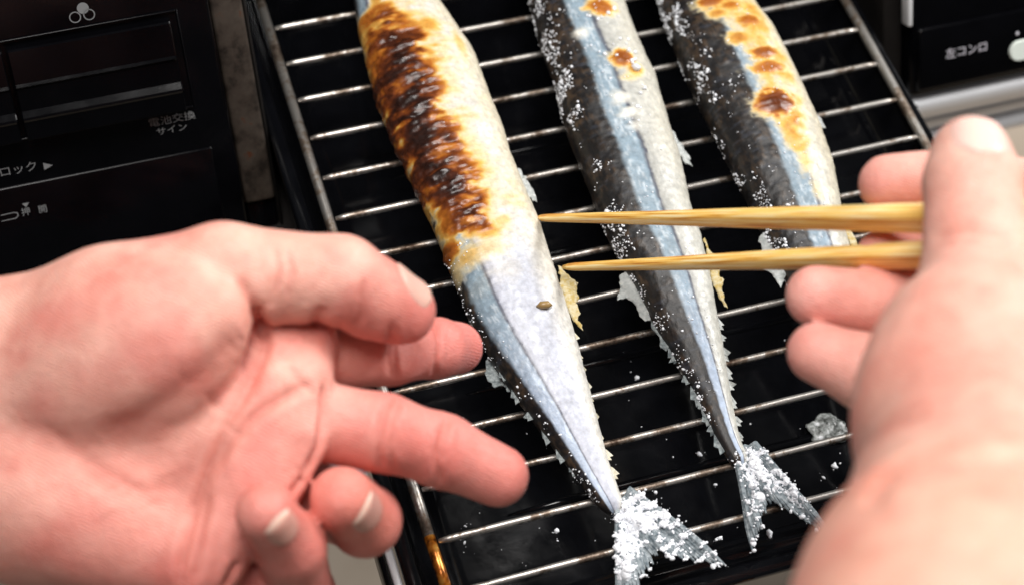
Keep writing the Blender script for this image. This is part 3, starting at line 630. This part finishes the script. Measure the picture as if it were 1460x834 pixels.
# ------------------------------------------------------------------ chopsticks
def chopstick(label, p0, p1, w0, w1, roll):
    """tapered stick with rounded square section; local x runs along the stick"""
    p0, p1 = np.array(p0), np.array(p1); L = np.linalg.norm(p1 - p0); n = 90; k = 32
    s = np.linspace(0, 1, n); th = np.linspace(0, 2 * np.pi, k, endpoint=False) + roll
    ex = np.interp(s, [0, .35, 1], [2.2, 3.2, 4.2]); w = np.interp(s * L, [0, .006, .2, .33], [w0 * .86, w0, w0 + (w1 - w0) * .72, w1]) / 2
    w[0] *= .55; w[1] *= .9
    c, q = np.cos(th), np.sin(th); P = np.zeros((n, k, 3))
    for i in range(n):
        r = (np.abs(c) ** ex[i] + np.abs(q) ** ex[i]) ** (-1 / ex[i]); P[i] = np.stack([np.full(k, s[i] * L), w[i] * r * np.cos(th), w[i] * r * np.sin(th)], -1)
    nn = fbm(P * np.array([60, 500, 500]) + L * 99, 3); P[..., 1:] *= (1 + (nn - .5) * .035)[..., None]
    me = gridmesh('chopstick', P, True); bm = bmesh.new(); bm.from_mesh(me); bm.verts.ensure_lookup_table()
    bm.faces.new([bm.verts[j] for j in range(k)]); bm.faces.new([bm.verts[(n - 1) * k + j] for j in range(k)][::-1]); bmesh.ops.recalc_face_normals(bm, faces=bm.faces[:]); bm.to_mesh(me); bm.free()
    o = link('chopstick', me, M['bamboo']); o.location = p0; o.rotation_euler = Vector(p1 - p0).to_track_quat('X', 'Z').to_euler()
    return tag(o, label, 'chopstick', 'pair of bamboo chopsticks')
def far_end(p0, px, py, d, L): q = c2w(cs(px, py, d)); v = q - p0; return p0 + v / np.linalg.norm(v) * L
t1 = at(765, 311, .0150); t2 = at(803, 381, .0150)
chopstick('bamboo chopstick held under the thumb, farther from the fish tails', t1, far_end(t1, 1320, 311, .456, .30), .0026, .0098, .0)
chopstick('bamboo chopstick resting on the ring finger, nearer the fish tails', t2, far_end(t2, 1300, 364, .462, .30), .0026, .0098, .25)

# ------------------------------------------------------------------ hands (signed-distance sculpt -> one continuous mesh)
def sd_cone(P, a, b, r1, r2):                    # round cone
    ba = b - a; l2 = ba @ ba; rr = r1 - r2; a2 = l2 - rr * rr; il2 = 1 / l2
    pa = P - a; y = pa @ ba; z = y - l2; x2 = ((pa * l2 - y[..., None] * ba) ** 2).sum(-1); y2 = y * y * l2; z2 = z * z * l2
    k = np.sign(rr) * rr * rr * x2
    d = (np.sqrt(x2 * a2 * il2) + y * rr) * il2 - r1
    d = np.where(np.sign(z) * a2 * z2 > k, np.sqrt(x2 + z2) * il2 - r2, np.where(np.sign(y) * a2 * y2 < k, np.sqrt(x2 + y2) * il2 - r1, d))
    return d
def sd_ell(P, c, ax, r):                         # ellipsoid, ax rows are its axes
    q = (P - c) @ np.asarray(ax).T; r = np.asarray(r); k0 = np.linalg.norm(q / r, axis=-1); k1 = np.linalg.norm(q / (r * r), axis=-1) + 1e-6
    return k0 * (k0 - 1) / k1
def smin(a, b, k):
    h = np.maximum(k - np.abs(a - b), 0) / np.maximum(k, 1e-6); return np.minimum(a, b) - h * h * h * k / 6
def nrm(v): v = np.asarray(v, float); return v / np.linalg.norm(v)
def frame(ax, up):
    ax = nrm(ax); up = np.asarray(up, float); up = nrm(up - ax * (up @ ax)); return np.array([ax, np.cross(up, ax), up])
def taubin(V, Q, it=6):
    E = np.concatenate([Q[:, [i, (i + 1) % 4]] for i in range(4)]); deg = np.bincount(E.ravel(), minlength=len(V))[:, None]
    for k in range(it):
        for lam in (.5, -.52):
            A = np.stack([np.bincount(np.r_[E[:, 0], E[:, 1]], np.r_[V[E[:, 1], c], V[E[:, 0], c]], len(V)) for c in range(3)], -1)
            V = V + lam * (A / deg - V)
    return V
def J(px, py, d, r): return (cs(px, py, d) * 1000, r)          # joint in camera space, millimetres

def sculpt(name, label, palm, fingers, ells=(), h=1.25, kpalm=9., cut=None):
    """palm: list of (J, J) round cones blended together; fingers: dict name -> (joints, k_root); ells: extra soft pads (c, ax, r, k)"""
    js = [j for a, b in palm for j in (a, b)] + [j for f, _ in fingers for j in f]
    lo = np.min([c - r for c, r in js], 0) - 8; hi = np.max([c + r for c, r in js], 0) + 8
    n = np.ceil((hi - lo) / h).astype(int)
    G = np.stack(np.meshgrid(*[lo[i] + h * np.arange(n[i]) for i in range(3)], indexing='ij'), -1).astype(np.float32)
    B = None
    for (a, ra), (b, rb) in palm:
        d = sd_cone(G, a, b, ra, rb); B = d if B is None else smin(B, d, kpalm)
    for c, ax, r, k in ells: B = smin(B, sd_ell(G, c, ax, r), k)
    T = B
    for f, kr in fingers:
        pts = np.array([j[0] for j in f]); rad = max(j[1] for j in f) + 10
        l, u = np.floor((pts.min(0) - rad - lo) / h).astype(int).clip(0), np.ceil((pts.max(0) + rad - lo) / h).astype(int)
        sl = tuple(slice(a, min(b, m)) for a, b, m in zip(l, u, n)); g = G[sl]
        D = None
        for (a, ra), (b, rb) in zip(f[:-1], f[1:]):
            d = sd_cone(g, a, b, ra, rb); D = d if D is None else smin(D, d, 5.)
        root = np.linalg.norm(g - f[0][0], axis=-1); k = .6 + kr * np.clip(1 - root / (np.linalg.norm(f[1][0] - f[0][0]) * .95), 0, 1)
        T[sl] = smin(T[sl], smin(B[sl], D, k), .5)
    V, Q = surface_nets(T, lo, h); V = taubin(V, Q, 5)
    me = fastmesh(name, c2w(V / 1000), Q)
    o = bpy.data.objects.new('tmp', me); COL.objects.link(o); md = o.modifiers.new('s', 'SUBSURF'); md.levels = md.render_levels = 1
    dg = bpy.context.evaluated_depsgraph_get(); me2 = bpy.data.meshes.new_from_object(o.evaluated_get(dg)); bpy.data.objects.remove(o); bpy.data.meshes.remove(me)
    return me2
def mverts(me): V = np.empty(len(me.vertices) * 3, np.float32); me.vertices.foreach_get('co', V); return V.reshape(-1, 3).astype(float)
def mnorms(me): V = np.empty(len(me.vertices) * 3, np.float32); me.vertex_normals.foreach_get('vector', V); return V.reshape(-1, 3).astype(float)
def bvh(me):
    V = mverts(me); Q = np.empty(len(me.loops), np.int32); me.loops.foreach_get('vertex_index', Q); return BVHTree.FromPolygons(V.tolist(), Q.reshape(-1, 4).tolist())
def hit(tree, px, py):
    d = nrm(ray(px, py)); r = tree.ray_cast(Vector(CP), Vector(d)); return None if r[0] is None else np.array(r[0])
def dense(path, step=3):
    out = []
    for a, b in zip(path[:-1], path[1:]):
        n = max(2, int(math.dist(a[:2], b[:2]) / step)); out += [tuple(np.array(a) * (1 - t) + np.array(b) * t) for t in np.linspace(0, 1, n, endpoint=False)]
    return out + [path[-1]]
def creases(me, lines):
    """lines: (pixel path, width mm, depth mm, ridge mm); folds pressed into the surface where the path meets it"""
    T = bvh(me); V = mverts(me); N = mnorms(me); D = np.zeros(len(V)); mask = np.zeros(len(V))
    for path, w, dep, ridge in lines:
        pp = np.array(path, float); t = np.linspace(0, 1, len(pp)); tt = np.linspace(0, 1, 60)
        if len(pp) > 2:
            k = np.stack([np.interp(tt, t, pp[:, c]) for c in (0, 1)], -1); ker = np.ones(9) / 9
            kk = np.stack([np.convolve(np.pad(k[:, c], 4, 'edge'), ker, 'valid') for c in (0, 1)], -1); pp = kk
        P, wt = [], []
        D_ = dense([tuple(x) for x in pp], 3)
        for i, (px, py) in enumerate(D_):
            q = hit(T, px, py)
            if q is not None: P.append(q); s = i / max(1, len(D_) - 1); wt.append(min(1, s / .15 + .15, (1 - s) / .15 + .15))
        if len(P) < 2: continue
        P, wt = np.array(P), np.array(wt); w_ = w / 1000
        near = np.nonzero((np.abs(V - P.mean(0)).max(1) < np.abs(P - P.mean(0)).max() + w_ * 5))[0]
        best = np.full(len(near), 9.); bw = np.zeros(len(near))
        for q, a in zip(P, wt):
            d = np.linalg.norm(V[near] - q, axis=1); m = d < best; best[m] = d[m]; bw[m] = a
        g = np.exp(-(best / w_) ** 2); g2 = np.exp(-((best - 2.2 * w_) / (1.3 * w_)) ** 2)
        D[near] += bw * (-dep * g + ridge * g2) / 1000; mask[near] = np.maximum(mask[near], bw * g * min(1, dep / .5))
    V = V + N * D[:, None]; me.vertices.foreach_set('co', V.astype(np.float32).ravel()); me.update(); return mask
def nail(me_tree, parent, dip, tip, dorsal, w, l, t0=.62, lift=.00025, tint=(.60, .30, .245), edge_c=(.70, .47, .38), free=.16):
    """nail plate laid on the back of the last joint; dip/tip in camera-space mm, dorsal in camera space"""
    a = c2w(dip / 1000); b = c2w(tip / 1000); ax = nrm(b - a); up = RM @ np.asarray(dorsal, float); fr = frame(ax, up); side, up = fr[1], fr[2]
    c = a + (b - a) * t0; n, m = 25, 21; P = np.zeros((n, m, 3)); C_ = np.zeros((n * m, 3)); ok = True
    for i in range(n):
        v = -1 + 2 * i / (n - 1)
        wid = (1 - .10 * max(0, v) ** 3) * (1 - max(0, -v) ** 4 * .55) * (1 - max(0, v) ** 9 * .35)
        for j in range(m):
            u = -1 + 2 * j / (m - 1); vv = v - (.22 * u * u if v > 0 else -.16 * u * u) * abs(v)
            q = c + ax * (vv * l / 2) + side * (u * wid * w / 2)
            r = me_tree.ray_cast(Vector(q + up * .03), Vector(-up), .05)
            base = np.array(r[0]) if r[0] is not None else q + up * .004
            hgt = lift + .00035 * (1 - abs(u) ** 6) * (1 - abs(v) ** 8) + .0002 * max(0, v)
            if abs(u) > .99 or abs(v) > .99: hgt = -.0004
            P[i, j] = base + up * hgt
            e = sm(np.array(v + .06 * u * u), 1 - 2 * free, 1 - 2 * free + .12); lun = 1 - sm(np.array(v), -.95, -.6)
            cc = np.array(tint) * (1 - e) + np.array(edge_c) * e; cc = cc * (1 - .35 * lun) + np.array((.62, .38, .31)) * .35 * lun; C_[i * m + j] = cc
    # smooth the plate lengthwise so that it reads as one hard curved shell
    for _ in range(6): P[1:-1, 1:-1] = .5 * P[1:-1, 1:-1] + .125 * (P[:-2, 1:-1] + P[2:, 1:-1] + P[1:-1, :-2] + P[1:-1, 2:])
    me = gridmesh('fingernail', P); setcol(me, C_); return link('fingernail', me, M['nail'], parent)
def skin_color(me, base, spots, mask=None, crease_c=(.55, .15, .11)):
    V = mverts(me); n = fbm(V * 60, 4); n2 = fbm(V * 220 + 3, 3); col = np.zeros((len(V), 3)) + np.array(base)
    for c, r, k, a in spots:
        w = a * np.exp(-((np.linalg.norm(V - c, axis=1) / r) ** 2)); col = lerp(col, k, w)
    col = lerp(col, np.array(base) * [1.0, .72, .70], .5 * sm(n, .45, .75)); col = col * (.93 + .14 * n2)[:, None]
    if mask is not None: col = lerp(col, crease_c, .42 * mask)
    setcol(me, np.clip(col, 0, .95))

RED = (.70, .195, .165); PALE = (.80, .46, .36)
# ---- open hand at the fish (palm towards the viewer)
def left_hand():
    th = [J(190, 440, .460, 17), J(318, 392, .456, 13.2), J(486, 398, .462, 11.2), J(530, 424, .468, 10.4), J(574, 443, .474, 9.0)]
    ix = [J(395, 508, .474, 11), J(556, 503, .493, 8.6), J(622, 496, .510, 8.3), J(651, 496, .522, 7.9)]
    md = [J(392, 590, .464, 11.5), J(546, 616, .470, 10.0), J(630, 642, .478, 9.6), J(710, 678, .484, 8.6)]
    rg = [J(366, 690, .464, 11), J(500, 726, .490, 9.6), J(521, 742, .474, 9.3), J(487, 710, .456, 8.3)]
    pk = [J(290, 800, .462, 10.5), J(430, 850, .478, 9), J(414, 778, .455, 8.8), J(377, 730, .4385, 7.4)]
    A = lambda *a: J(*a)
    palm = [(A(-150, 600, .475, 24), A(20, 560, .470, 22)), (A(-150, 680, .475, 24), A(20, 690, .468, 21)),
            (A(20, 560, .474, 20), A(385, 512, .467, 11.5)), (A(20, 620, .472, 18.5), A(380, 590, .4615, 12.5)),
            (A(20, 690, .470, 18.5), A(345, 680, .4600, 12.5)), (A(50, 745, .466, 17.5), A(270, 790, .457, 12.5)), (A(120, 640, .468, 18), A(330, 620, .461, 13.5)),
            (A(-150, 565, .476, 25), A(0, 512, .471, 20)), (A(0, 512, .471, 20), A(160, 450, .462, 17.3)), (A(160, 450, .462, 17.3), A(318, 393, .457, 13)),
            (A(-400, 640, .485, 28), A(-150, 640, .478, 26)),
            (A(436, 486, .4705, 8.5), A(419, 548, .4620, 8)), (A(419, 548, .4620, 8), A(413, 622, .4580, 8)), (A(413, 622, .4580, 8), A(376, 684, .4555, 8.4)), (A(376, 684, .4555, 8.4), A(284, 806, .4525, 10))]
    d0 = nrm(J(345, 430, .45, 0)[0] - J(40, 560, .46, 0)[0])
    ells = [(J(180, 500, .449, 0)[0], frame(d0, (0, 0, 1)), (34, 22, 14), 9), (J(120, 730, .454, 0)[0], frame((1, -.35, 0), (0, 0, 1)), (30, 17, 12), 10)]
    me = sculpt('hand', '', palm, [(th, 7), (ix, 3), (md, 1.6), (rg, 1.6), (pk, 1.6)], ells, kpalm=10.)
    lines = [([(366, 452), (384, 492), (350, 560), (308, 640), (282, 710), (262, 790), (256, 840)], 1.5, 1.0, .35),      # thenar fold
             ([(448, 545), (400, 568), (358, 594), (326, 634), (306, 674)], 1.4, .8, .3), ([(300, 700), (286, 760), (276, 834)], 1.3, .7, .25),
             ([(365, 436), (368, 458), (380, 480)], 1.6, 1.6, .4), ([(461, 436), (455, 450), (447, 468)], 1.8, .7, .2), ([(350, 470), (300, 530), (220, 590), (140, 628)], 5, 1.4, 0),
             ([(462, 545), (462, 590), (455, 634), (432, 680)], 1.4, 1.4, .3), ([(432, 680), (424, 692), (414, 704)], 1.3, .9, .2), ([(340, 800), (330, 818), (322, 836)], 1.4, 1.0, .3),
             ([(558, 458), (553, 500), (560, 540)], 1.0, .55, .25), ([(566, 458), (562, 500), (567, 540)], .8, .3, .1), ([(620, 456), (626, 496), (618, 536)], 1.0, .6, .25),
             ([(560, 562), (545, 600), (540, 640), (548, 672)], 1.2, .7, .3), ([(574, 566), (560, 605), (556, 640), (562, 674)], 1.0, .45, .15),
             ([(640, 592), (628, 630), (624, 660), (630, 692)], 1.2, .65, .3), ([(520, 395), (516, 430), (508, 470)], 1.1, .3, .1),
             ([(395, 350), (400, 385), (392, 420)], 1.0, .35, .15), ([(410, 352), (416, 388), (410, 425)], 1.0, .3, .1), ([(340, 395), (352, 420), (364, 440)], 1.2, .4, .1),
             ([(60, 600), (150, 690), (240, 720)], 2.2, .35, .1), ([(100, 640), (200, 700), (262, 690)], 1.6, .3, .1), ([(412, 520), (430, 545), (452, 562)], 1.2, .4, .1)]
    lines = [(p_, w_, d_ * 1.25, r_ * 1.2) for p_, w_, d_, r_ in lines]
    rl = np.random.default_rng(11)                # many short fine palm and joint lines
    for (cx, cy, sx, sy, ang, n, L) in [(330, 560, 60, 60, 120, 16, 60), (200, 700, 90, 50, 35, 12, 70), (420, 580, 25, 50, 60, 10, 30), (390, 385, 40, 25, 95, 9, 46), (420, 500, 30, 30, 30, 8, 40), (590, 500, 30, 20, 92, 6, 50), (555, 615, 25, 20, 100, 6, 60), (640, 645, 25, 20, 100, 6, 50), (60, 560, 50, 60, 150, 4, 50)]:
        for _ in range(n):
            x0, y0 = cx + rl.normal(0, sx * .6), cy + rl.normal(0, sy * .6); a_ = R(ang + rl.normal(0, 14)); l_ = L * rl.uniform(.4, 1) / 2; bx, by = rl.normal(0, 4, 2)
            lines.append(([(x0 - l_ * math.cos(a_), y0 + l_ * math.sin(a_)), (x0 + bx, y0 + by), (x0 + l_ * math.cos(a_), y0 - l_ * math.sin(a_))], rl.uniform(.7, 1.1), rl.uniform(.06, .15), .03))
    mask = creases(me, lines)
    w = lambda px, py, d: c2w(cs(px, py, d))
    skin_color(me, (.66, .235, .20), [(w(690, 495, .52), .022, RED, .55), (w(715, 685, .475), .018, (.78, .27, .22), .55), (w(100, 650, .45), .035, RED, .5), (w(240, 720, .45), .03, (.74, .26, .20), .5), (w(430, 600, .45), .018, RED, .3), (w(540, 760, .455), .02, (.72, .2, .13), .6), (w(430, 800, .45), .02, RED, .5),
               (w(250, 350, .45), .05, PALE, .7), (w(450, 360, .455), .034, PALE, .6), (w(-40, 470, .46), .06, PALE, .75), (w(-20, 760, .45), .025, PALE, .4), (w(360, 560, .45), .015, PALE, .3), (w(590, 470, .465), .016, RED, .3)], mask)  # pale spots put the light on thumb and wrist tops into the colour
    root = tag(empty('hand', c2w(cs(100, 640, .47))), 'open bare hand with palm up and two fingers stretched towards the most charred fish', 'hand', 'two bare hands')
    link('skin', me, M['skin'], root); T = bvh(me)
    nail(T, root, rg[2][0], rg[3][0], (.50, -.02, .8), .0116, .0120, t0=.86)
    nail(T, root, pk[2][0], pk[3][0], (.2, .2, .95), .0096, .0108, t0=.95)
    nail(T, root, th[2][0], th[4][0], (.48, .74, .42), .0135, .0145, t0=.84, tint=(.66, .40, .33))
    nail(T, root, ix[2][0], ix[3][0], (.35, .1, -1), .0105, .0115, t0=.7); nail(T, root, md[2][0], md[3][0], (.2, .2, -1), .0115, .0125, t0=.75)
    return root
# ---- hand holding the chopsticks (seen over the thumb, forearm coming towards the viewer)
def right_hand():
    th = [J(1395, 520, .400, 22), J(1400, 440, .412, 15.5), J(1392, 330, .424, 11.6), J(1386, 262, .430, 11.2), J(1384, 222, .434, 9.8)]
    ix = [J(1530, 400, .440, 13), J(1500, 290, .455, 9.8), J(1380, 256, .470, 8.8), J(1266, 262, .476, 8.0)]
    md = [J(1520, 470, .445, 13), J(1500, 370, .470, 10), J(1390, 366, .482, 9.4), J(1264, 370, .478, 8.7)]
    rg = [J(1490, 540, .440, 13), J(1420, 430, .475, 9.6), J(1280, 440, .474, 9.8), J(1164, 422, .470, 8.3)]
    pk = [J(1440, 590, .430, 12), J(1370, 560, .452, 10), J(1240, 532, .458, 9.8), J(1166, 502, .460, 8.2)]
    A = lambda *a: J(*a)
    palm = [(A(1430, 640, .395, 29), A(1405, 480, .408, 19)), (A(1430, 640, .395, 30), A(1530, 420, .438, 15)), (A(1450, 650, .40, 30), A(1510, 500, .442, 15)),
            (A(1440, 660, .400, 30), A(1460, 570, .436, 15)), (A(1400, 590, .398, 28), A(1400, 520, .402, 24)),
            (A(1440, 640, .393, 30), A(1420, 730, .372, 29)), (A(1420, 730, .372, 29), A(1400, 900, .338, 35)), (A(1400, 900, .338, 36), A(1360, 1250, .29, 42))]
    me = sculpt('hand', '', palm, [(th, 8), (ix, 6), (md, 6), (rg, 6), (pk, 6)], [(J(1330, 560, .398, 0)[0], frame((.1, 1, 0), (0, 0, 1)), (24, 15, 15), 10)], h=1.5)
    lines = [([(1225, 722), (1262, 688), (1310, 666), (1380, 656), (1470, 656)], 4.0, 1.3, .5), ([(1240, 690), (1300, 648), (1370, 634)], 3, .6, .2), ([(1330, 338), (1390, 330), (1450, 338)], 1.4, .4, .15), ([(1332, 352), (1390, 346), (1450, 352)], 1.4, .4, .15), ([(1222, 640), (1270, 606), (1330, 590)], 3, .5, .2)]
    mask = creases(me, lines)
    w = lambda px, py, d: c2w(cs(px, py, d))
    skin_color(me, (.79, .45, .36), [(w(1150, 422, .46), .018, (.80, .36, .31), .6), (w(1150, 500, .46), .018, (.80, .36, .31), .6), (w(1250, 260, .47), .02, (.80, .32, .27), .55), (w(1260, 390, .47), .02, (.78, .28, .22), .5), (w(1330, 520, .39), .03, (.80, .38, .30), .4), (w(1330, 850, .33), .065, (.74, .37, .26), .75), (w(1400, 640, .37), .04, (.77, .42, .34), .5)], mask * .5)
    root = tag(empty('hand', c2w(cs(1450, 650, .43))), 'bare hand and wrist holding the bamboo chopsticks with thumb on top', 'hand', 'two bare hands')
    link('skin', me, M['skin'], root); T = bvh(me)
    nail(T, root, th[3][0], th[4][0], (.08, .62, 1), .0150, .0150, t0=.95, tint=(.80, .52, .45), edge_c=(.84, .62, .54))
    return root
left_hand(); right_hand()
